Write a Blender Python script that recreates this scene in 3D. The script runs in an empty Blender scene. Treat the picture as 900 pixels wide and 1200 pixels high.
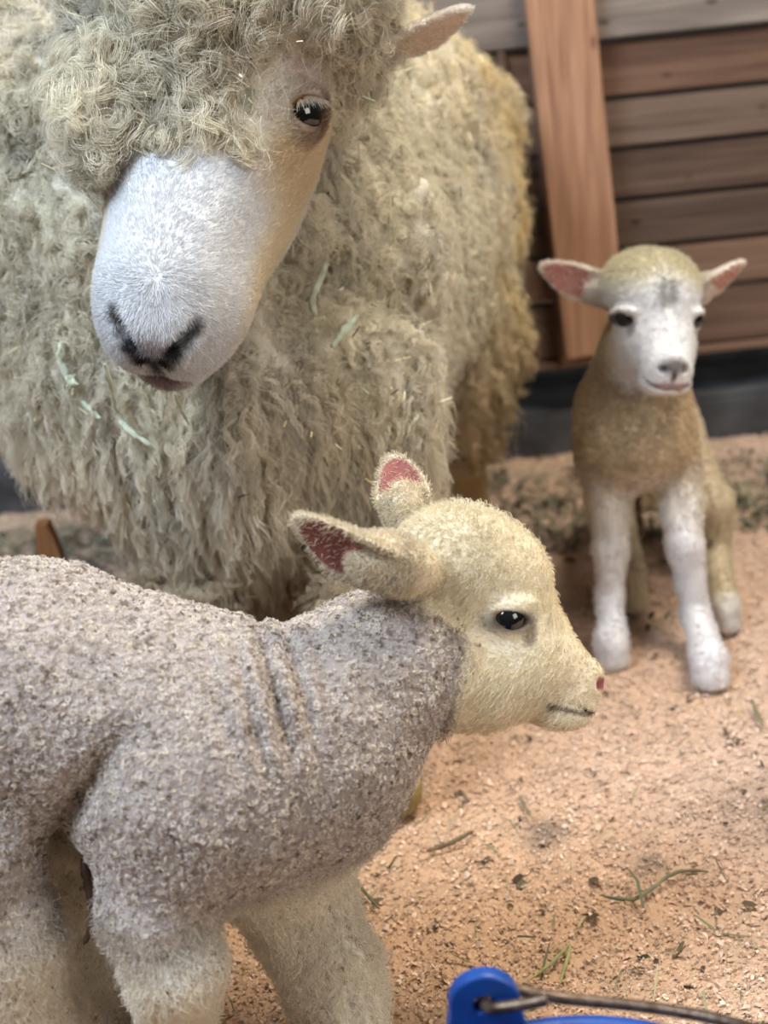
import bpy, math, random
import numpy as np
from mathutils import Matrix, Vector
rng = np.random.default_rng(7); random.seed(7)
C = bpy.context.scene.collection
SC = bpy.context.scene

# ---------------------------------------------------------------- camera
CAM_H, PITCH, ROLL, FPX = 0.75, 22.0, -6.0, 1700.0
cam_rot = Matrix.Rotation(math.radians(90 - PITCH), 3, 'X') @ Matrix.Rotation(math.radians(ROLL), 3, 'Z')
cd = bpy.data.cameras.new('camera'); cam = bpy.data.objects.new('camera', cd); C.objects.link(cam)
cam.matrix_world = Matrix.Translation((0, 0, CAM_H)) @ cam_rot.to_4x4()
cd.sensor_fit = 'VERTICAL'; cd.sensor_height = 36.0; cd.sensor_width = 27.0
cd.lens = FPX / 1200 * 36; cd.clip_start = 0.01
cd.dof.use_dof = True; cd.dof.focus_distance = 1.03; cd.dof.aperture_fstop = 5.0
SC.camera = cam
R = np.array(cam_rot); CP = np.array([0, 0, CAM_H])

# ---------------------------------------------------------------- light and exposure
w = bpy.data.worlds.new('world'); SC.world = w; w.use_nodes = True
wn = w.node_tree.nodes; wl = w.node_tree.links
bg = wn['Background']
tc = wn.new('ShaderNodeTexCoord'); sep = wn.new('ShaderNodeSeparateXYZ'); rp = wn.new('ShaderNodeValToRGB')
wl.new(tc.outputs['Generated'], sep.inputs[0]); wl.new(sep.outputs['Z'], rp.inputs[0]); wl.new(rp.outputs[0], bg.inputs[0])
rp.color_ramp.elements[0].position = 0.0; rp.color_ramp.elements[0].color = (.30, .24, .17, 1)
rp.color_ramp.elements[1].position = 0.75; rp.color_ramp.elements[1].color = (.62, .66, .72, 1)
bg.inputs[1].default_value = 0.27

def area(name, loc, target, size, power, col):
    l = bpy.data.lights.new(name, 'AREA'); l.shape = 'RECTANGLE'; l.size, l.size_y = size; l.energy = power; l.color = col
    o = bpy.data.objects.new(name, l); C.objects.link(o); o.location = loc
    o.rotation_euler = (Vector(target) - Vector(loc)).to_track_quat('-Z', 'Y').to_euler()
    return o
area('barn_door_daylight', (-1.15, 0.30, 2.3), (-0.1, 1.2, 0.3), (.9, .9), 76, (.76, .88, 1.0))
area('side_door_light', (1.5, -0.3, 1.15), (0.1, 1.1, 0.3), (.9, .9), 17, (1.0, .93, .82))
area('roof_light', (0.9, 1.3, 2.6), (0.1, 1.3, 0.1), (.8, .8), 66, (1.0, .90, .74))
SC.view_settings.view_transform = 'Standard'; SC.view_settings.look = 'None'
SC.view_settings.gamma = 1.0; SC.view_settings.exposure = 0.0; SC.view_settings.use_curve_mapping = False
try:
    SC.cycles.use_denoising = True; SC.cycles.max_bounces = 5; SC.cycles.diffuse_bounces = 3; SC.cycles.transmission_bounces = 3; SC.cycles.glossy_bounces = 2
except Exception: pass

# ---------------------------------------------------------------- helpers
def nrm(v):
    v = np.asarray(v, float); return v / (np.linalg.norm(v, axis=-1, keepdims=True) + 1e-12)
def cdir(v):                       # direction given as right / up / towards the viewer -> world
    return R @ np.asarray(v, float)
def at(px, py, d):
    return CP + R @ np.array([(px - 450) / FPX * d, -(py - 600) / FPX * d, -d])
def ray(px, py):
    return nrm(R @ np.array([(px - 450) / FPX, -(py - 600) / FPX, -1.0]))
def gnd(px, py, z=0.0):
    r = ray(px, py); return CP + r * ((z - CAM_H) / r[2])
def rp_(r, d): return r * d / FPX
def project(P):
    q = (np.asarray(P) - CP) @ R
    return 450 + q[..., 0] / -q[..., 2] * FPX, 600 - q[..., 1] / -q[..., 2] * FPX
def S(r, g, b):                    # sRGB 0-255 -> linear
    o = []
    for c in (r, g, b):
        c /= 255; o.append(c / 12.92 if c < .04045 else ((c + .055) / 1.055) ** 2.4)
    return np.array(o)

def vnoise(P, scale, seed=0):
    P = np.asarray(P) * scale + seed * 17.31 + 1000
    i = np.floor(P).astype(np.int64); f = P - i; f = f * f * (3 - 2 * f)
    def h(x, y, z):
        n = (x * 73856093) ^ (y * 19349663) ^ (z * 83492791) ^ (seed * 2654435)
        n = (n ^ (n >> 13)) * 1274126177; n &= 0x7fffffff
        return ((n ^ (n >> 16)) & 0xffff) / 65535.0
    r = 0
    for a in (0, 1):
        for b in (0, 1):
            for c in (0, 1):
                wgt = (f[..., 0] if a else 1 - f[..., 0]) * (f[..., 1] if b else 1 - f[..., 1]) * (f[..., 2] if c else 1 - f[..., 2])
                r = r + wgt * h(i[..., 0] + a, i[..., 1] + b, i[..., 2] + c)
    return r * 2 - 1

# --- signed distance shapes
def ell(P, c, r, M=None):
    q = P - np.asarray(c)
    if M is not None: q = q @ M
    r = np.asarray(r, float)
    k0 = np.linalg.norm(q / r, axis=1); k1 = np.linalg.norm(q / (r * r), axis=1) + 1e-9
    return k0 * (k0 - 1) / k1
def cone(P, a, b, ra, rb):
    a = np.asarray(a, float); b = np.asarray(b, float); ab = b - a
    t = np.clip(((P - a) @ ab) / (ab @ ab), 0, 1)
    return np.linalg.norm(P - a - t[:, None] * ab, axis=1) - (ra + (rb - ra) * t)
def smin(a, b, k):
    h = np.clip(.5 + .5 * (b - a) / k, 0, 1); return b + (a - b) * h - k * h * (1 - h)
def smax(a, b, k): return -smin(-a, -b, k)
def frame(y, z):                   # columns x, y, z
    y = nrm(y); z = np.asarray(z, float); z = nrm(z - y * (z @ y)); x = np.cross(y, z)
    return np.stack([x, y, z], 1)
def chain(P, pts, rad, k=.01):
    d = None
    for i in range(len(pts) - 1):
        e = cone(P, pts[i], pts[i + 1], rad[i], rad[i + 1]); d = e if d is None else smin(d, e, k)
    return d
class Ear:
    def __init__(s, base, tip, opening, width, thick=.0035, cup=None, tipw=.55, tube=0):
        s.tube = tube
        s.base = np.asarray(base, float); tip = np.asarray(tip, float); s.L = np.linalg.norm(tip - s.base)
        s.M = frame(tip - s.base, opening); s.W = width; s.T = thick; s.k = cup if cup is not None else .55 / width; s.tipw = tipw
    def loc(s, P): return (P - s.base) @ s.M
    def d(s, P):
        q = s.loc(P).copy(); t = q[:, 1] / s.L
        sc = 1 - (1 - s.tipw) * np.clip(t - .45, 0, 1) ** 1.3 * 1.6
        x = q[:, 0] / np.clip(sc, .3, 1)
        z = q[:, 2] - s.k * x * x * (1.35 - .9 * np.clip(t, 0, 1)) + .10 * s.L * np.clip(t, 0, 1) ** 2
        q2 = np.stack([x, q[:, 1] - s.L * .5, z], 1)
        d = ell(q2, (0, 0, 0), (s.W / 2, s.L * .52, s.T)) * .8
        if s.tube: d = smin(d, ell(q, (0, s.L * s.tube * .35, s.T), (s.W * .40, s.L * s.tube * .72, s.W * .34)), .004)
        return d
    def inner(s, P):               # 1 inside the cup
        q = s.loc(P); t = q[:, 1] / s.L; x = q[:, 0]
        z = q[:, 2] - s.k * x * x * (1.35 - .9 * np.clip(t, 0, 1)) + .10 * s.L * np.clip(t, 0, 1) ** 2
        edge = (x / (s.W * .40)) ** 2 + ((t - .52) / .43) ** 2
        return (np.clip((1.15 - edge) / .3, 0, 1)) * np.clip((t - s.tube * .8) / .08, 0, 1) * (z > -.0002) * (z < s.T * 3)

def surface(sdf, lo, hi, h, cap=None):
    lo = np.asarray(lo, float); n = np.ceil((np.asarray(hi) - lo) / h / 8).astype(int) * 8 + 1
    B = 8; nb = (n - 1) // B
    bi = np.stack(np.meshgrid(*[np.arange(k) for k in nb], indexing='ij'), -1).reshape(-1, 3)
    cen = lo + (bi * B + B / 2) * h
    dc = np.concatenate([sdf(cen[i:i + 200000]) for i in range(0, len(cen), 200000)])
    act = np.abs(dc) < h * B * .87 * 1.9
    F = np.empty(n, np.float32)
    big = np.repeat(np.repeat(np.repeat(np.where(dc < 0, -1., 1.).reshape(nb), B, 0), B, 1), B, 2).astype(np.float32)
    F[:] = 1; F[:-1, :-1, :-1] = big
    off = np.stack(np.meshgrid(*[np.arange(B + 1)] * 3, indexing='ij'), -1).reshape(-1, 3)
    ab = bi[act] * B
    for i in range(0, len(ab), 900):
        idx = (ab[i:i + 900, None, :] + off[None]).reshape(-1, 3)
        F[idx[:, 0], idx[:, 1], idx[:, 2]] = sdf(lo + idx * h)
    s = F < 0
    c = np.zeros(np.array(n) - 1, np.uint8)
    for a in (0, 1):
        for b in (0, 1):
            for d in (0, 1): c += s[a:n[0] - 1 + a, b:n[1] - 1 + b, d:n[2] - 1 + d]
    ci = np.argwhere((c > 0) & (c < 8)); del c
    corners = np.array([(a, b, d) for a in (0, 1) for b in (0, 1) for d in (0, 1)])
    V = np.stack([F[ci[:, 0] + o[0], ci[:, 1] + o[1], ci[:, 2] + o[2]] for o in corners], 1)
    acc = np.zeros((len(ci), 3)); cnt = np.zeros(len(ci))
    for i in range(8):
        for j in range(i + 1, 8):
            if np.abs(corners[i] - corners[j]).sum() != 1: continue
            a, b = V[:, i], V[:, j]; m = (a < 0) != (b < 0)
            t = np.where(m, a / np.where(m, a - b, 1), 0)
            acc += m[:, None] * (corners[i] + t[:, None] * (corners[j] - corners[i])); cnt += m
    verts = lo + (ci + acc / cnt[:, None]) * h
    vid = np.full(np.array(n) - 1, -1, np.int32); vid[ci[:, 0], ci[:, 1], ci[:, 2]] = np.arange(len(ci))
    quads = []
    for ax in range(3):
        sl0 = [slice(1, n[k] - 1) for k in range(3)]; sl1 = list(sl0)
        sl0[ax] = slice(0, n[ax] - 1); sl1[ax] = slice(1, n[ax])
        A = s[tuple(sl0)]; Bs = s[tuple(sl1)]
        e = np.argwhere(A != Bs); start = np.array([1, 1, 1]); start[ax] = 0; e = e + start
        u, v = [(1, 2), (2, 0), (0, 1)][ax]
        q = []
        for du, dv in ((-1, -1), (0, -1), (0, 0), (-1, 0)):
            x = e.copy(); x[:, u] += du; x[:, v] += dv; q.append(vid[x[:, 0], x[:, 1], x[:, 2]])
        q = np.stack(q, 1); ins = s[e[:, 0], e[:, 1], e[:, 2]]
        q[~ins] = q[~ins][:, ::-1]; quads.append(q)
    Q = np.concatenate(quads); Q = Q[(Q >= 0).all(1)]
    return verts, Q
def normals(V, Q):
    fn = np.cross(V[Q[:, 2]] - V[Q[:, 0]], V[Q[:, 3]] - V[Q[:, 1]])
    N = np.zeros_like(V)
    for k in range(4):
        for a in range(3): N[:, a] += np.bincount(Q[:, k], fn[:, a], len(V))
    return nrm(N)
def march(sdf, px, py, t0=.6, t1=3):
    r = ray(px, py); t = t0
    for _ in range(160):
        d = float(sdf((CP + r * t)[None])[0])
        if d < .0008: break
        t += d * .7
        if t > t1: break
    return CP + r * t

def mesh_obj(name, V, F, mat, parent=None, col=None, smooth=True):
    me = bpy.data.meshes.new(name); V = np.asarray(V, np.float32)
    if isinstance(F, np.ndarray):
        k = F.shape[1]; me.vertices.add(len(V)); me.vertices.foreach_set('co', V.ravel())
        me.loops.add(F.size); me.loops.foreach_set('vertex_index', F.astype(np.int32).ravel())
        me.polygons.add(len(F)); me.polygons.foreach_set('loop_start', np.arange(0, F.size, k, dtype=np.int32))
        me.update(calc_edges=True); me.validate()
    else:
        me.from_pydata([tuple(map(float, v)) for v in V], [], F)
    if col is not None:
        a = me.color_attributes.new('col', 'FLOAT_COLOR', 'POINT')
        c = np.ones((len(V), 4), np.float32); c[:, :3] = col; a.data.foreach_set('color', c.ravel())
    if smooth: me.polygons.foreach_set('use_smooth', np.ones(len(me.polygons), bool))
    me.materials.append(mat)
    o = bpy.data.objects.new(name, me); C.objects.link(o)
    if parent is not None: attach(o, parent)
    return o
def attach(o, parent):
    o.parent = parent; o.matrix_parent_inverse = Matrix.Translation(parent.location).inverted()
def curves_obj(name, P, rad, col, mat, parent):
    """P (n,k,3), rad (n,k), col (n,3)"""
    n, k = P.shape[:2]
    cu = bpy.data.hair_curves.new(name); cu.add_curves([k] * n)
    cu.attributes['position'].data.foreach_set('vector', P.astype(np.float32).ravel())
    a = cu.attributes.get('radius') or cu.attributes.new('radius', 'FLOAT', 'POINT')
    a.data.foreach_set('value', np.ascontiguousarray(rad, np.float32).ravel())
    a = cu.attributes.new('col', 'FLOAT_COLOR', 'CURVE'); c = np.ones((n, 4), np.float32); c[:, :3] = col
    a.data.foreach_set('color', c.ravel())
    cu.materials.append(mat)
    o = bpy.data.objects.new(name, cu); C.objects.link(o); attach(o, parent)
    return o
def empty(name, loc, label, cat, group=None):
    o = bpy.data.objects.new(name, None); C.objects.link(o); o.location = loc; o.empty_display_size = .05
    return tag(o, label, cat, group)
def tag(o, label, cat, group=None, kind=None):
    o['label'] = label; o['category'] = cat
    if group: o['group'] = group
    if kind: o['kind'] = kind
    return o

# ---------------------------------------------------------------- materials
def mat_new(name):
    m = bpy.data.materials.new(name); m.use_nodes = True; nt = m.node_tree
    return m, nt, nt.nodes['Principled BSDF'], nt.links
def mat_col(name, rough=.8, bump=0, bscale=300, spec=.3, sheen=0, sub=0, var=0):
    m, nt, b, L = mat_new(name)
    a = nt.nodes.new('ShaderNodeAttribute'); a.attribute_name = 'col'
    src = a.outputs['Color']
    if var:
        n = nt.nodes.new('ShaderNodeTexNoise'); n.inputs['Scale'].default_value = bscale * .3
        t = nt.nodes.new('ShaderNodeTexCoord'); L.new(t.outputs['Object'], n.inputs['Vector'])
        mr = nt.nodes.new('ShaderNodeMapRange'); mr.inputs['To Min'].default_value = 1 - var; mr.inputs['To Max'].default_value = 1 + var
        L.new(n.outputs[0], mr.inputs[0])
        mx = nt.nodes.new('ShaderNodeVectorMath'); mx.operation = 'SCALE'; L.new(src, mx.inputs[0]); L.new(mr.outputs[0], mx.inputs['Scale']); src = mx.outputs[0]
    L.new(src, b.inputs['Base Color'])
    b.inputs['Roughness'].default_value = rough; b.inputs['Specular IOR Level'].default_value = spec
    if sheen: b.inputs['Sheen Weight'].default_value = sheen
    if bump:
        n = nt.nodes.new('ShaderNodeTexNoise'); n.inputs['Scale'].default_value = bscale; n.inputs['Detail'].default_value = 4
        t = nt.nodes.new('ShaderNodeTexCoord'); L.new(t.outputs['Object'], n.inputs['Vector'])
        bp = nt.nodes.new('ShaderNodeBump'); bp.inputs['Strength'].default_value = bump; bp.inputs['Distance'].default_value = .004
        L.new(n.outputs[0], bp.inputs['Height']); L.new(bp.outputs[0], b.inputs['Normal'])
    return m
def mat_hair(name, trans=.35, gloss=.12):
    m = bpy.data.materials.new(name); m.use_nodes = True; nt = m.node_tree; L = nt.links
    for n in list(nt.nodes): nt.nodes.remove(n)
    out = nt.nodes.new('ShaderNodeOutputMaterial')
    a = nt.nodes.new('ShaderNodeAttribute'); a.attribute_name = 'col'
    d = nt.nodes.new('ShaderNodeBsdfDiffuse'); t = nt.nodes.new('ShaderNodeBsdfTranslucent'); g = nt.nodes.new('ShaderNodeBsdfGlossy')
    g.inputs['Roughness'].default_value = .45
    m1 = nt.nodes.new('ShaderNodeMixShader'); m1.inputs[0].default_value = trans
    m2 = nt.nodes.new('ShaderNodeMixShader'); m2.inputs[0].default_value = gloss
    L.new(a.outputs['Color'], d.inputs[0]); L.new(a.outputs['Color'], t.inputs[0]); L.new(a.outputs['Color'], g.inputs[0])
    L.new(d.outputs[0], m1.inputs[1]); L.new(t.outputs[0], m1.inputs[2]); L.new(m1.outputs[0], m2.inputs[1]); L.new(g.outputs[0], m2.inputs[2])
    L.new(m2.outputs[0], out.inputs[0])
    return m
def mat_plain(name, col, rough=.5, metal=0, spec=.5, bump=0, bscale=50, col2=None):
    m, nt, b, L = mat_new(name)
    b.inputs['Base Color'].default_value = (*col, 1); b.inputs['Roughness'].default_value = rough
    b.inputs['Metallic'].default_value = metal; b.inputs['Specular IOR Level'].default_value = spec
    t = nt.nodes.new('ShaderNodeTexCoord'); n = nt.nodes.new('ShaderNodeTexNoise'); n.inputs['Scale'].default_value = bscale; n.inputs['Detail'].default_value = 5
    L.new(t.outputs['Object'], n.inputs['Vector'])
    if col2 is not None:
        r = nt.nodes.new('ShaderNodeValToRGB'); r.color_ramp.elements[0].position = .38; r.color_ramp.elements[1].position = .65
        r.color_ramp.elements[0].color = (*col, 1); r.color_ramp.elements[1].color = (*col2, 1)
        L.new(n.outputs[0], r.inputs[0]); L.new(r.outputs[0], b.inputs['Base Color'])
    if bump:
        bp = nt.nodes.new('ShaderNodeBump'); bp.inputs['Strength'].default_value = bump; bp.inputs['Distance'].default_value = .003
        L.new(n.outputs[0], bp.inputs['Height']); L.new(bp.outputs[0], b.inputs['Normal'])
    return m
def mat_wood(name, c1, c2, c3, axis='X', rough=.7, seed=0, knots=True):
    m, nt, b, L = mat_new(name); N = nt.nodes
    t = N.new('ShaderNodeTexCoord'); oi = N.new('ShaderNodeObjectInfo'); mp = N.new('ShaderNodeMapping')
    mp.inputs['Location'].default_value = (seed * 3.7, seed * 1.3, seed * 2.1)
    mp.inputs['Scale'].default_value = (1.1, 9, 22) if axis == 'X' else (24, 9, 1.2)
    L.new(t.outputs['Object'], mp.inputs[0])
    n1 = N.new('ShaderNodeTexNoise'); n1.inputs['Scale'].default_value = 2.2; n1.inputs['Detail'].default_value = 6; n1.inputs['Distortion'].default_value = .7
    n2 = N.new('ShaderNodeTexNoise'); n2.inputs['Scale'].default_value = 10; n2.inputs['Detail'].default_value = 8
    L.new(mp.outputs[0], n1.inputs[0]); L.new(mp.outputs[0], n2.inputs[0])
    r = N.new('ShaderNodeValToRGB'); e = r.color_ramp.elements
    e[0].position = .3; e[0].color = (*c1, 1); e[1].position = .72; e[1].color = (*c3, 1); k = e.new(.5); k.color = (*c2, 1)
    mx = N.new('ShaderNodeMix'); mx.data_type = 'FLOAT'; mx.inputs[0].default_value = .4
    L.new(n1.outputs[0], mx.inputs[2]); L.new(n2.outputs[0], mx.inputs[3]); L.new(mx.outputs[0], r.inputs[0])
    src = r.outputs[0]
    if knots:
        v = N.new('ShaderNodeTexVoronoi'); mp2 = N.new('ShaderNodeMapping'); mp2.inputs['Scale'].default_value = (3, 3, 6) if axis == 'X' else (6, 3, 2.4)
        mp2.inputs['Location'].default_value = (seed * .37, seed, seed * .71)
        L.new(t.outputs['Object'], mp2.inputs[0]); L.new(mp2.outputs[0], v.inputs[0])
        kr = N.new('ShaderNodeValToRGB'); kr.color_ramp.elements[0].position = .08; kr.color_ramp.elements[0].color = (.35, .30, .26, 1)
        kr.color_ramp.elements[1].position = .16; kr.color_ramp.elements[1].color = (1, 1, 1, 1)
        L.new(v.outputs['Distance'], kr.inputs[0])
        mm = N.new('ShaderNodeMix'); mm.data_type = 'RGBA'; mm.blend_type = 'MULTIPLY'; mm.inputs[0].default_value = .8
        L.new(src, mm.inputs[6]); L.new(kr.outputs[0], mm.inputs[7]); src = mm.outputs[2]
    L.new(src, b.inputs['Base Color']); b.inputs['Roughness'].default_value = rough; b.inputs['Specular IOR Level'].default_value = .25
    bp = N.new('ShaderNodeBump'); bp.inputs['Strength'].default_value = .35; bp.inputs['Distance'].default_value = .003
    L.new(n2.outputs[0], bp.inputs['Height']); L.new(bp.outputs[0], b.inputs['Normal'])
    return m

M_skin = mat_col('skin', .75, .35, 260, .25, var=.12)
M_wool = mat_hair('wool', .4, .05)
M_fur = mat_hair('fur', .35, .10)
M_bed = mat_col('bedding', .9, .8, 220, .15, var=.25)
M_flake = mat_col('shaving', .7, 0, spec=.25)
M_eye = mat_col('eye', .06, 0, spec=.8)
M_lid = mat_col('eyelid', .45, .2, 500, .4)
M_hay = mat_col('hay', .6, 0, spec=.3)

# ---------------------------------------------------------------- floor and bedding
def floor_z(x, y):
    P = np.stack([x, y, np.zeros_like(x)], -1)
    return .006 * vnoise(P, 9, 1) + .004 * vnoise(P, 27, 2) + .0022 * vnoise(P, 75, 3)
def floor_col(P):
    a = vnoise(P, 5, 5); b = vnoise(P, 14, 6); f = vnoise(P, 60, 7)
    c = S(206, 178, 160)[None] * (1 + .10 * b[:, None] + .12 * f[:, None])
    px, py = project(P)
    k = np.clip(a * 1.4 + .1, 0, 1)[:, None]
    c = c * (1 - k) + S(204, 172, 148) * k
    near = np.clip((1.45 - P[:, 1]) / .4, 0, 1)[:, None] * np.clip((.35 - P[:, 0]) / .3, 0, 1)[:, None]   # fresher orange shavings by the lambs
    c = c * (1 - .55 * near) + S(196, 156, 116) * .55 * near
    far = np.clip((P[:, 1] - 1.66) / .15, 0, 1)[:, None] * np.clip(.65 + .8 * b, 0, 1)[:, None]           # trodden hay by the sill
    c = c * (1 - .5 * far) + S(140, 132, 116) * .5 * far
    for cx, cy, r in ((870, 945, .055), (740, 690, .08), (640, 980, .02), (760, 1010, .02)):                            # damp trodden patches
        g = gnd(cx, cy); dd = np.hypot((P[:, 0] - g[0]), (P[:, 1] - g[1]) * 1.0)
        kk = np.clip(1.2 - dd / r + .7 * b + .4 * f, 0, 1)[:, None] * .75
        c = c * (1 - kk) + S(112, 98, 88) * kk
    return np.clip(c, 0, 1)
nx, ny = 420, 520
X, Y = np.meshgrid(np.linspace(-1.3, 1.3, nx), np.linspace(.15, 3.2, ny), indexing='ij')
Pf = np.stack([X.ravel(), Y.ravel(), floor_z(X.ravel(), Y.ravel())], 1)
I = np.arange(nx * ny).reshape(nx, ny)
Qf = np.stack([I[:-1, :-1], I[1:, :-1], I[1:, 1:], I[:-1, 1:]], -1).reshape(-1, 4)
o = mesh_obj('floor', Pf, Qf, M_bed, col=floor_col(Pf)); o['kind'] = 'structure'

def flakes(name, n, region, size, colf, label, cat, seed, aspect=(.35, .9), lift=.003):
    g = np.random.default_rng(seed)
    x = g.uniform(region[0], region[1], n); y = region[2] + (region[3] - region[2]) * g.random(n) ** 1.25
    z = floor_z(x, y)
    s = g.uniform(size[0], size[1], n) * (.6 + .8 * g.random(n) ** 3)
    wd = s * g.uniform(aspect[0], aspect[1], n)
    yaw = g.uniform(0, 2 * np.pi, n); t1 = g.normal(0, .45, n); t2 = g.normal(0, .45, n)
    ax = np.stack([np.cos(yaw), np.sin(yaw), np.sin(t1)], 1); ax = nrm(ax)
    ay = nrm(np.stack([-np.sin(yaw), np.cos(yaw), np.sin(t2)], 1)); az = nrm(np.cross(ax, ay))
    P0 = np.stack([x, y, z + lift * g.random(n) + s * .18], 1)
    curl = g.uniform(-.35, .35, n)
    V = []
    for u in (-.5, 0, .5):
        for v in (-.5, .5):
            V.append(P0 + ax * (s * u)[:, None] + ay * (wd * v * (1 if u == 0 else .7))[:, None] + az * (s * curl * (1 if u == 0 else 0))[:, None])
    V = np.stack(V, 1).reshape(-1, 3); b = np.arange(n)[:, None] * 6
    F = np.concatenate([b + np.array([0, 2, 3, 1]), b + np.array([2, 4, 5, 3])])
    col = np.repeat(colf(P0, g), 6, 0)
    o = mesh_obj(name, V, F, M_flake, col=col, smooth=False); tag(o, label, cat, kind='stuff')
    return o
def fc1(P, g):
    c = floor_col(P) * 1.04; r = g.random(len(P))[:, None]; pal = np.array([S(232, 212, 196), S(212, 182, 160), S(184, 148, 124), S(140, 108, 86), S(240, 228, 214)])
    k = pal[g.choice(5, len(P), p=[.3, .3, .2, .08, .12])]
    return np.clip(c * .62 + k * .38, 0, 1) * (.68 + .55 * r)
flakes('wood_shavings', 230000, (-.62, 1.0, .72, 2.15), (.0014, .0046), fc1, 'pinkish tan wood shavings covering the pen floor', 'wood shavings', 11)
def fc2(P, g):
    pal = np.array([S(70, 58, 46), S(92, 80, 60), S(105, 92, 70), S(60, 56, 50)]); return pal[g.choice(4, len(P))] * (.8 + .5 * g.random((len(P), 1)))
flakes('dung_crumbs', 1100, (-.6, 1.0, .75, 2.1), (.004, .013), fc2, 'small dark crumbs of trodden dirt scattered over the shavings', 'dirt', 12)
def fc3(P, g):
    pal = np.array([S(120, 122, 92), S(150, 146, 110), S(104, 108, 84), S(180, 168, 128)]); return pal[g.choice(4, len(P))]
flakes('hay_bits', 900, (-.6, 1.0, .75, 2.1), (.012, .04), fc3, 'loose bits of dull green hay scattered over the shavings', 'hay', 13, aspect=(.04, .09))
flakes('trodden_hay', 9000, (-.9, 1.2, 1.66, 1.92), (.01, .035), lambda P, g: np.array([S(120, 118, 98), S(96, 98, 84), S(150, 142, 118), S(80, 76, 66)])[g.choice(4, len(P))], 'greyish trodden hay lying along the dark sill', 'hay', 14, aspect=(.05, .2), lift=.006)

def strand(name, pts, r, col, label, cat, flat=.5, parent=None, group=None, mat=None):
    """a bent stalk or cord through the points"""
    pts = np.asarray(pts, float); t = np.linspace(0, len(pts) - 1, max(10, len(pts) * 6)); i = np.clip(t.astype(int), 0, len(pts) - 2); f = (t - i)[:, None]
    def g(j): return pts[np.clip(j, 0, len(pts) - 1)]
    p0, p1, p2, p3 = g(i - 1), g(i), g(i + 1), g(i + 2)
    cv = .5 * (2 * p1 + (p2 - p0) * f + (2 * p0 - 5 * p1 + 4 * p2 - p3) * f ** 2 + (3 * p1 - p0 - 3 * p2 + p3) * f ** 3)
    T = nrm(np.gradient(cv, axis=0)); up = nrm(np.cross(T, ray(450, 600))); bi = np.cross(T, up); n = len(cv); m = 8
    rad = r * (1 - .75 * np.linspace(-1, 1, n) ** 6) * (1 + .15 * np.sin(np.arange(n) * 1.7))
    V = np.concatenate([cv[k] + rad[k] * (np.cos(a) * up[k] + flat * np.sin(a) * bi[k]) for k in range(n) for a in [np.arange(m)[:, None] * 2 * np.pi / m]])
    F = [[k * m + j, k * m + (j + 1) % m, (k + 1) * m + (j + 1) % m, (k + 1) * m + j] for k in range(n - 1) for j in range(m)]
    F += [list(range(m))[::-1], [(n - 1) * m + j for j in range(m)]]
    V = V + r * .45 * np.stack([vnoise(V, 260, k) for k in (4, 5, 6)], 1); c = np.asarray(col)[None] * (1 + .35 * vnoise(V, 250, 3)[:, None])
    o = mesh_obj(name, V, F, mat or M_hay, parent, col=np.clip(c, 0, 1))
    if parent is None: tag(o, label, cat, group)
    return o
def ground_path(pix, z=.008): return [gnd(x, y, z) + [0, 0, float(floor_z(np.array([gnd(x, y)[0]]), np.array([gnd(x, y)[1]]))[0])] for x, y in pix]
HG = S(122, 120, 94)
strand('hay_stalk', ground_path([(702, 1048), (745, 1050), (790, 1022), (830, 1018)]), .0016, HG, 'dull green curved hay stalk lying on the shavings right of the lambs', 'hay stalk', group='hay stalks lying on the shavings')
strand('hay_stalk', ground_path([(405, 1018), (425, 1042), (445, 1066)]), .0015, HG * .8, 'short dark green hay stalk right of the front lamb\'s foreleg', 'hay stalk', group='hay stalks lying on the shavings')
strand('hay_stalk', ground_path([(618, 1150), (645, 1128), (668, 1110), (655, 1150)]), .0014, S(150, 150, 100), 'bent pale green hay stalk just above the bucket handle', 'hay stalk', group='hay stalks lying on the shavings')
strand('hay_stalk', ground_path([(608, 935), (622, 962)]), .0016, HG, 'tiny green stalk on the shavings below the front lamb\'s chin', 'hay stalk', group='hay stalks lying on the shavings')
strand('twig', ground_path([(500, 1003), (530, 992), (555, 978)]), .0020, S(110, 92, 70), 'short brown twig on the shavings right of the ewe\'s hoof', 'twig')
strand('hay_stalk', ground_path([(880, 818), (893, 848)]), .002, HG * .9, 'short green stalk at the right edge beside the far lamb\'s hooves', 'hay stalk', group='hay stalks lying on the shavings')

# ---------------------------------------------------------------- barn wall / boarded gate
SY = float(gnd(860, 514)[1]); GY = SY + .03
def wallpt(px, py, y=GY):
    r = ray(px, py); return CP + r * (y / r[1])
def box(name, lo, hi, mat, parent=None, bev=.002, rotM=None, cen=None):
    import bmesh
    bm = bmesh.new(); bmesh.ops.create_cube(bm, size=1)
    for v in bm.verts: v.co = Vector([(lo[i] + hi[i]) / 2 + v.co[i] * (hi[i] - lo[i]) for i in range(3)])
    if bev: bmesh.ops.bevel(bm, geom=bm.edges[:], offset=bev, segments=2, affect='EDGES')
    if rotM is not None:
        for v in bm.verts: v.co = rotM @ (v.co - cen) + cen
    me = bpy.data.meshes.new(name); bm.to_mesh(me); bm.free(); me.materials.append(mat)
    o = bpy.data.objects.new(name, me); C.objects.link(o)
    if parent is not None: attach(o, parent)
    return o
M_dark = mat_plain('wall_gap_shade', (.006, .005, .005), .9, bump=.5, bscale=20)  # near-black colour stands in for the shade beyond the gap
o = box('wall_back', (-2.2, 3.0, 0), (2.4, 3.06, 2.2), M_dark); o['kind'] = 'structure'
M_sill = mat_plain('sill_stone', (.035, .036, .042), .7, bump=.6, bscale=18, col2=(.075, .078, .09))
o = box('trim_1', (-2.0, SY, -.02), (2.3, SY + .24, float(wallpt(860, 463, SY)[2])), M_sill, bev=.006); o['kind'] = 'structure'
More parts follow.
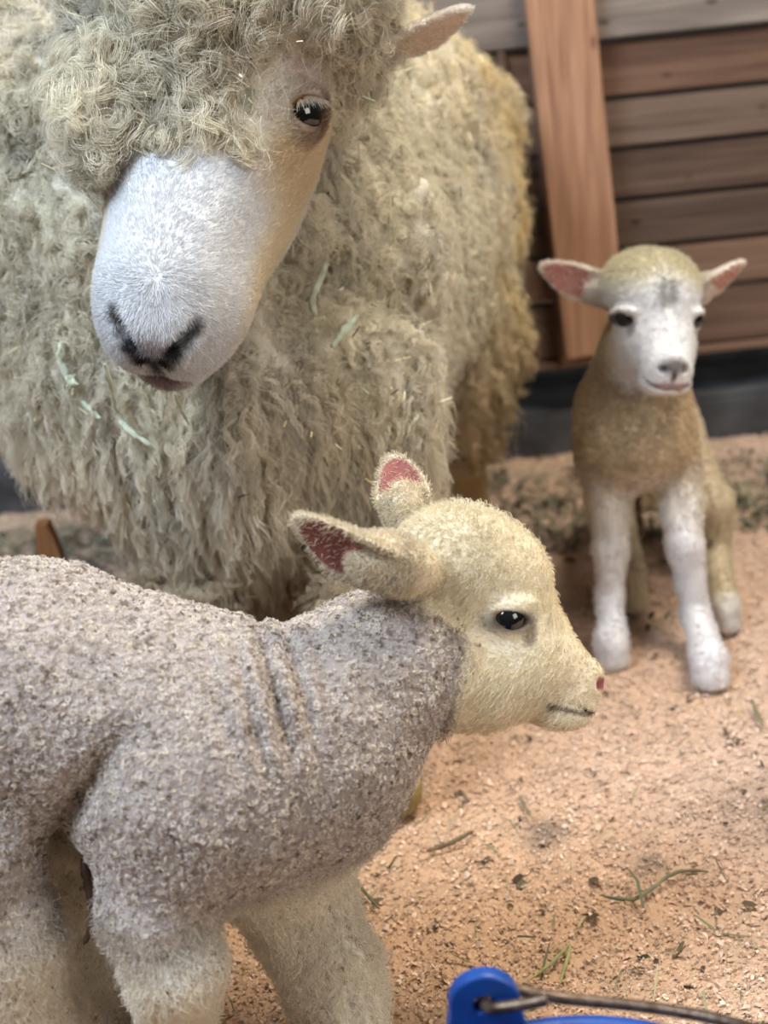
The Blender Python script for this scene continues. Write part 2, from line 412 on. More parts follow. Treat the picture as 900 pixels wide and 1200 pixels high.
def dull(c, k): return (c * .72 + c.mean() * .28) * k * .80
M_brown = [mat_wood('board_%d' % i, dull(c1, k), dull(c2, k), dull(c3, k), seed=i + 1) for i, (c1, c2, c3, k) in enumerate([
    (S(92, 62, 44), S(128, 90, 66), S(150, 110, 84), 1.0), (S(98, 76, 62), S(130, 102, 84), S(150, 124, 104), .9),
    (S(84, 60, 48), S(116, 86, 68), S(140, 108, 86), .85), (S(80, 60, 48), S(110, 84, 68), S(132, 104, 84), .85),
    (S(120, 84, 60), S(148, 108, 80), S(166, 128, 98), .95), (S(92, 66, 50), S(126, 92, 70), S(146, 112, 88), .9)])]
M_grey = mat_wood('grey_board', S(92, 84, 80), S(126, 116, 110), S(150, 140, 132), seed=9)
M_post = mat_wood('post_wood', S(122, 88, 68), S(168, 128, 102), S(194, 156, 128), axis='Z', seed=4)
gate = empty('boarded_barrier', (.3, GY, .16), 'brown boarded wooden barrier raised above a dark gap behind the lamb', 'wooden barrier')
xc = 880
lv = [(-70, 29), (32, 98), (100, 158), (160, 218), (220, 276), (278, 330), (332, 398)]
for i, (a, b) in enumerate(lv):
    za = wallpt(xc, a)[2]; zb = wallpt(xc, b)[2]
    m = M_grey if i == 0 else M_brown[i - 1]
    y0 = GY - (.014 if i == 0 else 0)
    o = box('top_rail' if i == 0 else 'board', (-1.6, y0, zb + .0022), (1.7, GY + .03, za - .0022), m, gate, bev=.0025)
    if i == 0: o['label'] = 'weathered grey top board'
zb = wallpt(xc, 398)[2]
box('bottom_rail', (-1.6, GY - .006, zb - .012), (1.7, GY + .03, zb - .001), M_brown[4], gate, bev=.002)
# upright: leans a little on the boards
def upright(name, pA, pB, wA, thick, mat, parent, y):
    a = wallpt(*pA, y); b = wallpt(*pB, y); ax = nrm(b - a); side = nrm(np.cross(ax, [0, 1, 0])); 
    if side[0] < 0: side = -side
    h = wA / 2; V = []
    for p in (a, b):
        for s, t in ((-1, 0), (1, 0), (1, 1), (-1, 1)): V.append(p + side * h * s + np.array([0, thick, 0]) * t)
    F = [[0, 1, 2, 3], [7, 6, 5, 4], [0, 4, 5, 1], [1, 5, 6, 2], [2, 6, 7, 3], [3, 7, 4, 0]]
    o = mesh_obj(name, V, F, mat, parent, smooth=False)
    md = o.modifiers.new('bevel', 'BEVEL'); md.width = .003; md.segments = 2
    return o
# post is long: from above the frame down to the bottom of the boards
upright('post', (650, -60), (700, 417), .089, .028, M_post, gate, GY - .043)
upright('batten', (618, -60), (665, 430), .020, .020, M_brown[4], gate, GY - .016)
upright('batten', (576, -60), (620, 430), .012, .010, M_brown[2], gate, GY - .011)

# wooden stake at the left behind the ewe
def stake(name, px0, px1, py0, py1, d, label, tip=.5):
    b0 = gnd((px0 + px1) / 2, py1 + 30); wd = (px1 - px0) / FPX * b0[1]; h = (py1 + 30 - py0) / FPX * b0[1] * .95
    V = []; 
    for z, s in ((-.01, 1), (h * .6, .85), (h, tip)):
        for a, b in ((-1, -1), (1, -1), (1, 1), (-1, 1)): V.append(b0 + [a * s * wd / 2 + z * -.06, b * .012, z])
    F = [[0, 3, 2, 1], [8, 9, 10, 11]] + [[k * 4 + j, k * 4 + (j + 1) % 4, k * 4 + 4 + (j + 1) % 4, k * 4 + 4 + j] for k in (0, 1) for j in range(4)]
    o = mesh_obj(name, V, F, M_post2, smooth=False); tag(o, label, 'stake'); return o
M_post2 = mat_wood('stake_wood', S(112, 76, 46), S(140, 98, 62), S(160, 120, 80), axis='Z', seed=6, knots=False)
stake('wooden_stake', 56, 88, 590, 665, 1.9, 'orange-brown wooden stake standing left of the ewe\'s chest')

# ---------------------------------------------------------------- hair growing
def area_pts(V, Q, n, g, dens=None):
    T = np.concatenate([Q[:, [0, 1, 2]], Q[:, [0, 2, 3]]])
    A = np.linalg.norm(np.cross(V[T[:, 1]] - V[T[:, 0]], V[T[:, 2]] - V[T[:, 0]]), axis=1) * .5
    if dens is not None: A = A * dens[T].mean(1)
    c = np.cumsum(A); k = np.searchsorted(c, g.random(n) * c[-1]); k = np.clip(k, 0, len(T) - 1)
    u = g.random(n); v = g.random(n); m = u + v > 1; u[m] = 1 - u[m]; v[m] = 1 - v[m]
    w0 = (1 - u - v)[:, None]; T = T[k]
    return T, w0, u[:, None], v[:, None]
def bary(X, tr):
    T, a, b, c = tr
    if X.ndim == 1: return X[T[:, 0]] * a[:, 0] + X[T[:, 1]] * b[:, 0] + X[T[:, 2]] * c[:, 0]
    return X[T[:, 0]] * a + X[T[:, 1]] * b + X[T[:, 2]] * c
def facing(V, N):                  # less hair on the sides turned well away from the viewer
    d = (N * nrm(CP - V)).sum(1); return np.clip((d + .45) * 2.2, .10, 1)
def hang(N, k=.15):               # gravity, but never pressed into the body
    g_ = np.array([[0, 0, -1.]]); c = np.minimum((N * g_).sum(1, keepdims=True), 0); return g_ - N * c * (1 + k)
def perp(d):
    a = np.where(np.abs(d[:, 2:3]) < .9, np.array([[0, 0, 1.]]), np.array([[1., 0, 0]]))
    e1 = nrm(np.cross(d, a)); return e1, np.cross(d, e1)
def locks(root, N, D, length, S_, K, curl_r, turns, spread, clump, droop, rad, g, wob=.15, flat=0, taper=.25, sag=(0, 0, -1)):
    """root, N, D (n,3); per-lock arrays length, curl_r, turns, spread; S_ strands in a lock, K points"""
    n = len(root); t = np.linspace(0, 1, K)[None, None, :, None]
    D = nrm(D); e1, e2 = perp(D)
    f1, f2 = perp(N)
    L = length[:, None, None, None]
    ph = g.uniform(0, 2 * np.pi, n)[:, None, None, None]; sg = g.choice([-1, 1], n)[:, None, None, None]
    tw = (turns[:, None] * (1 + wob * g.normal(0, 1, (n, S_))))[:, :, None, None]
    ph2 = ph + wob * 2.5 * g.normal(0, 1, (n, S_))[:, :, None, None]
    ls = L * (1 + .22 * g.normal(0, 1, (n, S_)))[:, :, None, None].clip(-.6, .5)
    ang = ph2 + sg * tw * 2 * np.pi * t
    cr = curl_r[:, None, None, None] * np.clip(t * 3, 0, 1) * (1 + .3 * g.normal(0, 1, (n, S_))[:, :, None, None])
    E1 = e1[:, None, None]; E2 = e2[:, None, None]
    a = g.uniform(0, 2 * np.pi, (n, S_)); rr = np.sqrt(g.random((n, S_))) * spread[:, None]
    off = (np.cos(a) * rr)[..., None] * f1[:, None] + (np.sin(a) * rr)[..., None] * f2[:, None]
    cl = 1 - clump * t ** 1.0
    P = root[:, None, None] + off[:, :, None] * cl + D[:, None, None] * ls * t + np.array(sag)[None, None, None] * (droop[:, None, None, None] * t ** 2) \
        + cr * ((np.cos(ang) - np.cos(ph2)) * E1 + (np.sin(ang) - np.sin(ph2)) * E2)
    P = P + g.normal(0, 1, (n, S_, K, 3)) * (wob * .02) * L * t
    P = P.reshape(n * S_, K, 3)
    rd = np.broadcast_to(rad * (1 - (1 - taper) * np.linspace(0, 1, K) ** 1.5), (n * S_, K)) * (.7 + .6 * g.random((n * S_, 1)))
    return P, rd

def blend(P, base, blobs):
    """blobs: (point, radius, colour, strength)"""
    c = np.repeat(np.asarray(base)[None], len(P), 0)
    for p, r, col, k in blobs:
        d = np.linalg.norm((P - p) / np.asarray(r), axis=1)
        wgt = (k * np.clip(1.35 - d, 0, .7) / .7)[:, None]; c = c * (1 - wgt) + np.asarray(col) * wgt
    return c

def eyeball(name, c, r, look, horiz, iris, parent, pup=(.62, .30), label=None):
    M = frame(horiz, look)         # y along the slit, z outward
    nu, nv = 48, 40; th = np.linspace(0, np.pi, nv); ph = np.linspace(0, 2 * np.pi, nu, endpoint=False)
    T, Pp = np.meshgrid(th, ph, indexing='ij')
    q = np.stack([np.sin(T) * np.cos(Pp), np.sin(T) * np.sin(Pp), np.cos(T)], -1).reshape(-1, 3)
    e = np.sqrt((q[:, 0] / pup[1]) ** 2 + (q[:, 1] / pup[0]) ** 2)
    rad = np.hypot(q[:, 0], q[:, 1]); c0 = np.repeat(np.asarray(iris)[None], len(q), 0)
    c0 = np.where((rad > .80)[:, None], S(90, 62, 44)[None] * .6, c0); c0 = np.where((e < 1)[:, None] & (q[:, 2:3] > 0), np.array([[.004, .004, .005]]), c0)
    q[:, 2] *= np.where(rad < .7, 1.06, 1.0)
    V = c + (q * r) @ M.T
    F = [[i * nu + j, (i + 1) * nu + j, (i + 1) * nu + (j + 1) % nu, i * nu + (j + 1) % nu] for i in range(nv - 1) for j in range(nu)]
    o = mesh_obj(name, V, F, M_eye, parent, col=c0)
    return o

# ================================================================ EWE
EU = 1.0
eo = at(247, 122, 1.13)                                 # between the eyes
EU = 1.13
eF = nrm(cdir((-.165, -.885, .43))); eM = frame(eF, cdir((.03, .45, .88)))    # x lateral, y nose, z dorsal
def EL(p): return eo + eM @ np.asarray(p, float) * EU
ewe_near = Ear(at(436, 58, 1.17), at(554, 20, 1.14), cdir((.15, -.99, .10)), .052, .0055, cup=12)
ewe_far = Ear(at(-15, 40, 1.24), at(-130, 95, 1.26), cdir((0, -.9, .4)), .062, .0050, cup=12)
def ewe_head(P):
    q = (P - eo) @ eM / EU; s = q.copy(); s[:, 0] = np.abs(s[:, 0])
    d = ell(s, (0, -.045, -.018), (.080, .095, .078)); d = smin(d, ell(s, (.016, .045, -.05), (.042, .075, .046)), .03)
    e = cone(s * [1.0, 1, 1], (0, .0, -.035), (0, .125, -.036), .066, .044); d = smin(d, e, .03)
    d = smin(d, ell(s, (0, .06, .0), (.036, .10, .026)), .02)                  # nasal bridge
    d = smin(d, ell(s, (.015, .136, -.044), (.033, .052, .040)), .03)          # lips and muzzle
    d = smin(d, ell(s, (0, .158, -.026), (.030, .030, .024)), .012)            # nose
    d = smin(d, ell(s, (0, .150, -.082), (.030, .030, .018)), .012)            # chin
    d = smin(d, ell(s, (.030, .0, -.075), (.032, .07, .045)), .03)             # jaw
    # eye socket
    ec = np.array([.061, .0, .004]); d = smin(d, ell(s, ec, (.021, .025, .021)), .014)
    d = smax(d, -ell(s, ec + nrm([.72, .3, .62]) * .019, (.0190, .0104, .013), frame(nrm([.1, -.75, .6]), nrm([.72, .3, .62]))), .003)
    # nostrils, philtrum, mouth
    A = frame((-.55, .75, -.45), (.3, .9, .2))
    A = frame((.62, -.70, .34), (.4, .6, .5))
    d = smax(d, -ell(s, (.0168, .183, -.019), (.0042, .0165, .011), A), .0025)
    d = smax(d, -ell(s, (0, .197, -.052), (.0022, .010, .020)), .003)
    d = smax(d, -(ell(s, (0, .160, -.0745 ), (.060, .042, .0022))), .003)
    return d * EU
def lb(px, py, d, r): return (at(px, py, d), rp_(r, d))
hoofA = gnd(464, 950, .0); hoofB = gnd(250, 950, .0)
kneeA = hoofA + np.array([-.01, .01, .17]); kneeB = hoofB + np.array([0, .0, .17])
hh = gnd(562, 655); hh2 = gnd(420, 650)
def ewe_body(P):
    d = ell(P, at(255, 310, 1.42), (.195, .20, .215))                                 # chest
    b = cone(P, at(270, 270, 1.48), at(430, 205, 1.76), .215, .180); d = smin(d, b, .08)
    d = smin(d, ell(P, at(432, 230, 1.62), (.13, .26, .20)), .06); d = smin(d, ell(P, at(540, 385, 1.70), (.048, .09, .106)), .04)
    n = cone(P, at(245, 75, 1.26), at(220, 350, 1.40), .105, .175); d = smin(d, n, .07)
    d = smin(d, ell(P, at(30, 85, 1.36), (.12, .10, .12)), .05)
    # wool rolls round the neck and cheeks
    d = smin(d, ell(P, at(425, 280, 1.32), (.075, .07, .085)), .03)
    d = smin(d, ell(P, at(60, 210, 1.30), (.095, .08, .13)), .03)
    d = smin(d, ell(P, at(330, 470, 1.30), (.13, .07, .10)), .05)
    d = smin(d, ell(P, at(115, 390, 1.33), (.09, .07, .095)), .05)
    d = smin(d, cone(P, at(255, 500, 1.36), at(275, 640, 1.40), .115, .055), .05)      # brisket
    # fore legs
    d = smin(d, chain(P, [at(455, 600, 1.45), kneeA, hoofA + [0, 0, .07], hoofA + [0, -.012, .018]], [.05, .023, .017, .022]), .02)
    d = smin(d, chain(P, [at(250, 620, 1.45), kneeB, hoofB + [0, 0, .07], hoofB + [0, -.012, .018]], [.05, .023, .017, .022]), .02)
    # hind legs with hocks
    for f, hipp, hk in ((hh, at(535, 420, 1.70), at(556, 540, 1.70)), (hh2, at(420, 440, 1.72), at(430, 560, 1.72))):
        hock = f + np.array([-.005, .03, .17])
        d = smin(d, chain(P, [hipp, hk * .5 + hock * .5 + [0, -.03, .05], hock, f + [0, 0, .04], f + [0, -.012, .012]], [.075, .042, .026, .021, .024]), .03)
    return d
def ewe_lump(P):
    return .014 * vnoise(P, 14, 21) + .009 * vnoise(P, 32, 22)
def ewe_sdf(P):
    h = ewe_head(P); b = ewe_body(P)
    q = (P - eo) @ eM / EU
    cap = ell(q, (0, -.075, .014), (.112, .088, .092)) * EU; cap = smin(cap, ell(q, (.066, .012, .006), (.034, .052, .046)) * EU, .03); cap = smax(cap, -ell(q, (-.080, .010, .012), (.036, .038, .036)) * EU, .01) + .008 * vnoise(P, 30, 23)    # topknot mass
    b = smin(b, cap, .02)
    m = np.clip((b + .08) / .12, 0, 1)
    b = b + ewe_lump(P) * np.clip(1.6 - P[:, 2] * 0, 0, 1)
    d = smin(h, b, .012)
    d = np.minimum(d, ewe_near.d(P)); d = np.minimum(d, ewe_far.d(P))
    return d
print('ewe mesh'); 
Ve, Qe = surface(ewe_sdf, (-.62, .98, -.01), (.62, 2.35, .95), .0036)
Ne = normals(Ve, Qe)
def ewe_is_face(P):
    """1 on the bare short-haired face, 0 in the wool"""
    q = (P - eo) @ eM / EU; ax = np.abs(q[:, 0])
    nz = .010 * vnoise(P, 40, 31)
    line = .060 + nz - np.clip(ax - .034, 0, .05) * 1.9           # wool reaches down the forehead, less at the sides
    f = np.clip((q[:, 1] - line) / .008, 0, 1)
    hd = ewe_head(P); bd = ewe_body(P)
    f = f * np.clip((.010 - hd) / .006, 0, 1)
    eyez = np.clip(1.5 - np.linalg.norm((np.stack([ax, q[:, 1], q[:, 2]], 1) - [.068, .006, .008]) / [.026, .028, .026], axis=1), 0, 1) * (hd < .012)
    f = np.maximum(f, np.clip(eyez * 2.5, 0, 1) * (q[:, 0] < 0)); left = q[:, 0] > 0
    side = np.clip((q[:, 1] + .03) / .01, 0, 1) * np.clip((ax - .044) / .008, 0, 1) * (hd < .010) * (~left | (q[:, 1] > .035))
    return np.clip(np.maximum(f, side) * (q[:, 1] < .25), 0, 1) * np.clip((bd + ewe_lump(P) - .002) / .006, 0, 1)
def ewe_leg(P): return (P[:, 2] < .20) & (ewe_body(P) > -1) 
def wool_col(P):
    px, py = project(P)
    a = vnoise(P, 9, 41)[:, None]; b = vnoise(P, 30, 42)[:, None]
    c = S(236, 229, 212) * (1 + .09 * a + .10 * b)
    gold = np.clip((P[:, 1] - 1.42) / .25, 0, 1)[:, None]                      # flank and haunch yellowed, warm light put into the wool colour
    c = c * (1 - .75 * gold) + S(232, 212, 164) * .75 * gold * (1 + .15 * b)
    low = np.clip((.34 - P[:, 2]) / .18, 0, 1)[:, None] * .55                  # browner wool towards the belly
    c = c * (1 - low) + S(184, 158, 124) * low
    g = np.clip(b * 1.4 + a * .8 - .35, 0, 1) * .6                             # grey matted patches
    c = c * (1 - g) + S(200, 198, 192) * g
    return c
def face_col(P):
    q = (P - eo) @ eM / EU; q[:, 0] = np.abs(q[:, 0])
    base = S(228, 229, 232)
    c = blend(q, base, [((.06, .01, -.02), (.035, .055, .05), S(222, 200, 158), .8), ((.05, .09, -.05), (.03, .06, .03), S(226, 208, 170), .7),  # cream cheeks: dirt and warm side light both put into the colour
        ((.070, .004, .008), (.020, .020, .018), S(120, 86, 76), .9), ((.064, -.022, .030), (.02, .016, .016), S(226, 208, 204), .8),
        ((0, .190, -.030), (.016, .016, .016), S(150, 138, 140), .7), ((0, .196, -.046), (.006, .03, .017), S(30, 27, 30), 1), ((.007, .193, -.034), (.007, .012, .008), S(40, 35, 38), .95), ((.014, .187, -.024), (.0065, .012, .0065), S(34, 30, 32), .95), ((.021, .180, -.016), (.0055, .010, .006), S(40, 34, 36), .9), ((.027, .172, -.011), (.005, .008, .006), S(60, 50, 50), .75),
        ((.0, .186, -.074), (.018, .03, .012), S(150, 128, 128), .8)])
    return c
isf = ewe_is_face(Ve); hd_ = ewe_head(Ve)
ear_in = np.maximum(ewe_near.inner(Ve), ewe_far.inner(Ve)); ear_any = (np.minimum(ewe_near.d(Ve), ewe_far.d(Ve)) < .003).astype(float)
ce = wool_col(Ve) * .80 * (1 - isf[:, None]) + face_col(Ve) * isf[:, None]
ce = ce * (1 - ear_any[:, None]) + S(232, 226, 218) * ear_any[:, None]; ce = ce * (1 - ear_in[:, None] * .85) + S(196, 168, 146) * ear_in[:, None] * .85
legm = (Ve[:, 2] < .17) & (ewe_body(Ve) < .02)
ce[legm] = S(196, 172, 128)
hoof = (Ve[:, 2] < .038); ce[hoof] = S(150, 132, 88)
ewe = empty('ewe', (float(eo[0]), 1.5, 0), 'large shaggy cream-fleeced ewe with a white face, standing behind the front lamb', 'sheep')
mesh_obj('body', Ve, Qe, M_skin, ewe, col=ce)
# fleece in locks
g = np.random.default_rng(3)
woolm = (1 - isf) * (1 - ear_any) * (Ve[:, 2] > .13) * (hd_ > -.004)
def grow_wool(n, S_, seed, dens, par):
    g = np.random.default_rng(seed)
    tr = area_pts(Ve, Qe, n, g, dens * facing(Ve, Ne)); P = bary(Ve, tr); N = nrm(bary(Ne, tr))
    return g, P, N
allP, allR, allC = [], [], []
q_all = (Ve - eo) @ eM / EU
zone_top = ((np.linalg.norm((q_all - [0, -.055, .02]) / [.15, .135, .15], axis=1) < 1)).astype(float)
px_, py_ = project(Ve)
sag = np.array([0, 0, -1.])
# 1 forehead and crown: thick tumbled curls
n = 3000; g, P, N = grow_wool(n, 14, 101, woolm * zone_top, None)
flow = nrm(np.stack([vnoise(P, 16, 51), vnoise(P, 16, 52), vnoise(P, 16, 53)], 1)) + g.normal(0, .45, (n, 3)); flow = nrm(flow - N * (flow * N).sum(1, keepdims=True))
D = nrm(N * .50 + flow * .9 + hang(N) * .22); q_ = (P - eo) @ eM / EU; q_[:, 0] *= -1; shrt = np.clip((np.linalg.norm(q_ - [.066, .004, .01], axis=1) - .028) / .05, .18, 1)
Pp, Rr = locks(P - N * .004, N, D, g.uniform(.035, .060, n) * shrt, 24, 16, g.uniform(.004, .0085, n) * shrt, g.uniform(.8, 2.0, n), g.uniform(.003, .006, n), .30, g.uniform(0, .014, n) * shrt, .00026, g, wob=.075)
allP.append(Pp); allR.append(Rr); allC.append(np.repeat(wool_col(P) * (.80 + .36 * g.random((n, 1))), 24, 0))
# 2 the rest: finer wavy locks, long and hanging on the chest
n = 9500; g, P, N = grow_wool(n, 12, 102, woolm * (1 - zone_top) * np.where(Ve[:, 1] < 1.5, 1.2, .8), None)
front = np.clip((1.50 - P[:, 1]) / .15, 0, 1); pxp, pyp = project(P)
chest = front * np.clip((pyp - 300) / 160, 0, 1)
flow = nrm(np.stack([vnoise(P, 11, 61), vnoise(P, 11, 62), vnoise(P, 11, 63)], 1)) + g.normal(0, .45, (n, 3)); flow = nrm(flow - N * (flow * N).sum(1, keepdims=True))
D = nrm(N * (.55 - .25 * chest)[:, None] + flow * (.55 - .25 * chest)[:, None] + hang(N) * (.45 + .55 * chest)[:, None]); up_ = np.clip(1 + N @ sag * -1.4, 0, 1) * 0 + np.clip(1 - np.maximum(N[:, 2], 0) * 1.6, 0, 1)
Ln = (.040 + .040 * chest) * g.uniform(.7, 1.35, n)
Pp, Rr = locks(P - N * .004, N, D, Ln, 12, 14, np.where(chest > .4, g.uniform(.002, .0045, n), g.uniform(.003, .006, n)), g.uniform(1.0, 2.4, n) + chest, g.uniform(.004, .0080, n), .85, (.012 + .02 * chest) * up_, .00032, g, wob=.07)
allP.append(Pp); allR.append(Rr); allC.append(np.repeat(wool_col(P) * (.78 + .38 * g.random((n, 1))), 12, 0))
for a, (Pp, Rr, Cc) in enumerate(zip(allP, allR, allC)):
    Cc = Cc * (.92 + .16 * np.random.default_rng(a).random((len(Cc), 1)))
    curves_obj(['topknot', 'fleece'][a], Pp, Rr, np.clip(Cc, 0, .95), M_wool, ewe)
# loose flyaway fluff
n = 16000; g, P, N = grow_wool(n, 1, 103, woolm, None)
flow = nrm(g.normal(0, 1, (n, 3))); D = nrm(N * .5 + flow * .8 + hang(N) * .3)
Pp, Rr = locks(P, N, D, g.uniform(.03, .055, n), 1, 9, g.uniform(.003, .009, n), g.uniform(.5, 1.6, n), np.full(n, .001), .2, np.full(n, .015), .00018, g)
curves_obj('loose_wool', Pp, Rr, np.clip(wool_col(P) * 1.15, 0, .95), M_wool, ewe)
# short face hair
n = 60000; tr = area_pts(Ve, Qe, n, g, isf * facing(Ve, Ne)); P = bary(Ve, tr); N = nrm(bary(Ne, tr)); q = (P - eo) @ eM
keep = (np.linalg.norm((np.abs(q[:, [0]]) * [1, 0, 0] + q * [0, 1, 1] - [.077, .006, .016]) / [.017, .018, .013], axis=1) > 1) & (np.linalg.norm((q * [1, 1, 1] - [0, .197, -.046]) / [.016, .02, .018], axis=1) > 1)
keep &= np.linalg.norm((np.abs(q[:, [0]]) * [1, 0, 0] + q * [0, 1, 1] - [.017, .185, -.020]) / [.009, .009, .008], axis=1) > 1
P, N, q = P[keep], N[keep], q[keep]; n = len(P)
dl = np.stack([np.sign(q[:, 0]) * np.clip(np.abs(q[:, 0]) * 10, .0, .6), -np.ones(n), np.zeros(n)], 1)
mz = np.clip((q[:, 1] - .11) / .09, 0, 1); dl[:, 1] = -(1 - mz); dl[:, 2] = -.7 * mz
D = dl @ eM.T; D = nrm(D - N * (D * N).sum(1, keepdims=True)); D = nrm(D + N * .35 + g.normal(0, .16, (n, 3)))
Pp, Rr = locks(P, N, D, g.uniform(.006, .010, n), 1, 4, np.full(n, .0004), np.full(n, .3), np.full(n, .0003), .2, np.zeros(n), .00022, g)
curves_obj('face_hair', Pp, Rr, np.clip(face_col(P) * (.86 + .2 * g.random((n, 1))), 0, .95), M_fur, ewe)
# ear hair
n = 9000; tr = area_pts(Ve, Qe, n, g, ear_any * (1 - ear_in * .75)); P = bary(Ve, tr); N = nrm(bary(Ne, tr))
D = nrm(ewe_near.M[:, 1] + N * .35 + g.normal(0, .2, (n, 3)))
Pp, Rr = locks(P, N, D, g.uniform(.004, .008, n), 1, 4, np.full(n, .0003), np.full(n, .3), np.full(n, .0003), .2, np.zeros(n), .00022, g)
curves_obj('ear_hair', Pp, Rr, np.repeat(S(236, 230, 222)[None], n, 0), M_fur, ewe)
for sgn in (-1, 1):
    look = eM @ nrm([sgn * .72, .3, .62]); hz = eM @ nrm([sgn * -.65, .55, .5])
    eyeball('eye', EL((sgn * .0608, .001, .004)), .0195, look, hz, S(150, 100, 52), ewe, (.78, .58))
    n = 60; a = np.linspace(-.9, .9, n)
    ec = EL((sgn * .0605, .001, .004)); up = nrm(eM @ np.array([sgn * .3, -.8, .5])); up = nrm(np.cross(look, hz)) ; 
    if up[2] < 0: up = -up
    root = ec + look * .0170 + np.outer(np.sin(a), hz) * .015 + np.outer(np.cos(a), up) * .011
    Dd = nrm(look[None] * .7 + np.outer(np.sin(a), hz) * .6 + up * .1 + g.normal(0, .12, (n, 3)))
    Pp, Rr = locks(root, np.repeat(look[None], n, 0), Dd, g.uniform(.010, .018, n), 2, 5, np.full(n, .001), np.full(n, .3), np.full(n, .0015), .1, np.full(n, .006), .00022, g)
    curves_obj('eyelashes', Pp, Rr, np.repeat(S(235, 228, 214)[None], 2 * n, 0), M_fur, ewe)
ewe_hair_sdf = lambda P: ewe_sdf(P) - .022

# ================================================================ LAMBS
def lamb_head_fn(o, M, U, A=(1, 1, 1), ec=(4, 52, 4), lk=(.12, 1, 0)):
    A = np.asarray(A, float); ec = np.asarray(ec, float); lk = nrm(lk); hz_ = nrm(np.array([lk[1], -lk[0], -.18])); EM = frame(hz_, lk)
    """q: x forward, y lateral, z up in head units"""
    def f(P):
        q = (P - o) @ M / U / A; s = q.copy(); s[:, 1] = np.abs(s[:, 1])
        d = ell(s, (-50, 0, 58), (84, 72, 76))
        d = smin(d, ell(s, (-2, 0, 42), (66, 60, 68)), 20)
        d = smin(d, cone(s * [1, 1.22, 1], (18, 0, -25), (78, 0, -88), 68, 47), 18)
        d = smin(d, cone(s * [1, 1.1, 1], (60, 0, -46), (106, 0, -76), 26, 25), 14)
        d = smin(d, ell(s, (-20, 0, -64), (88, 60, 74)), 25)
        d = smin(d, ell(s, (82, 12, -114), (36, 25, 22)), 10)
        d = smin(d, ell(s, ec, (21, 30, 17), EM), 10)
        d = smin(d, ell(s, ec + [-2, -3, 20], (34, 15, 8)), 12)
        d = smax(d, -ell(s, ec + lk * 17, (9.5 if A[0] == 1 else 15, 31 if A[0] == 1 else 25, 14), EM), 2.5)
        d = smax(d, -ell(s, (122, 16, -80), (11, 6.5, 8)), 3)
        T = frame((1, 0, -.28), (0, 0, 1)); T = np.stack([T[:, 1], T[:, 0], T[:, 2]], 1)
        sm = s.copy(); sm[:, 2] -= .010 * np.minimum(s[:, 1], 36) ** 2; d = smax(d, -ell(sm, (98, 0, -117), (40, 44, 2.8), T), 3)
        d = smax(d, -ell(s, (130, 0, -96), (8, 1.8, 12)), 2)
        return d * U * A.min()
    return f
def lamb_face_col(q, base, white, ex=(4, 52)):
    s = q.copy(); s[:, 1] = np.abs(s[:, 1])
    return blend(s, base, white + [((ex[0] + 2, ex[1] + 12, 2), (33, 26, 13), S(58, 44, 38), .95), ((ex[0] + 25, ex[1] + 5, -14), (9, 16, 14), S(110, 88, 74), .6)])

def build_lamb(name, label, o, M, U, ears, body_sdf, lo, hi, h, colf, headcol, grow, iris, eye_r=19, A=(1, 1, 1), ec=(4, 52, 4), lk=(.12, 1, 0)):
    A = np.asarray(A, float); hf = lamb_head_fn(o, M, U, A, ec, lk); lk = nrm(lk)
    def sdf(P):
        d = smin(hf(P), body_sdf(P), .018)
        for e in ears: d = smin(d, e.d(P), .004)
        return d
    V, Q = surface(sdf, lo, hi, h); N = normals(V, Q)
    q = (V - o) @ M / U / A
    hw = np.clip((.016 - hf(V)) / .012, 0, 1) * np.clip((q[:, 0] + 132 + .3 * q[:, 2] + np.clip(q[:, 2] - 60, 0, 99) + 16 * vnoise(V, 60, 5)) / 50, 0, 1)
    ein = np.zeros(len(V)); ea = np.zeros(len(V))
    for e in ears: ein = np.maximum(ein, e.inner(V)); ea = np.maximum(ea, (e.d(V) < .002) * (e.loc(V)[:, 1] > 0) * 1.)
    for e in ears: hw = np.maximum(hw, np.clip((.030 - np.linalg.norm(V - e.base, axis=1)) / .008, 0, 1))
    root = empty(name, (float(V[:, 0].mean()), float(V[:, 1].mean()), 0), label, 'lamb')
    col = colf(V); hc = headcol(q, V); col = col * (1 - hw[:, None]) + hc * hw[:, None]
    ecol = S(232, 222, 204); col = col * (1 - ea[:, None]) + ecol * ea[:, None]; col = col * (1 - ein[:, None]) + (S(146, 90, 84) if A[0] == 1 else S(184, 128, 120)) * ein[:, None]
    mesh_obj('body', V, Q, M_skin, root, col=np.clip(col, 0, 1))
    for s in (-1, 1):
        look = M @ nrm([lk[0], s * lk[1], .05]); hz = M @ nrm([lk[1], -s * lk[0], -.18]); c_ = np.asarray(ec, float) - lk * 8
        eyeball('eye', o + M @ (c_ * [1, s, 1] * U * A), eye_r * U, look, hz, iris, root, (.85, .75))
    grow(V, Q, N, q, hw, ein, ea, root, col)
    return sdf, root

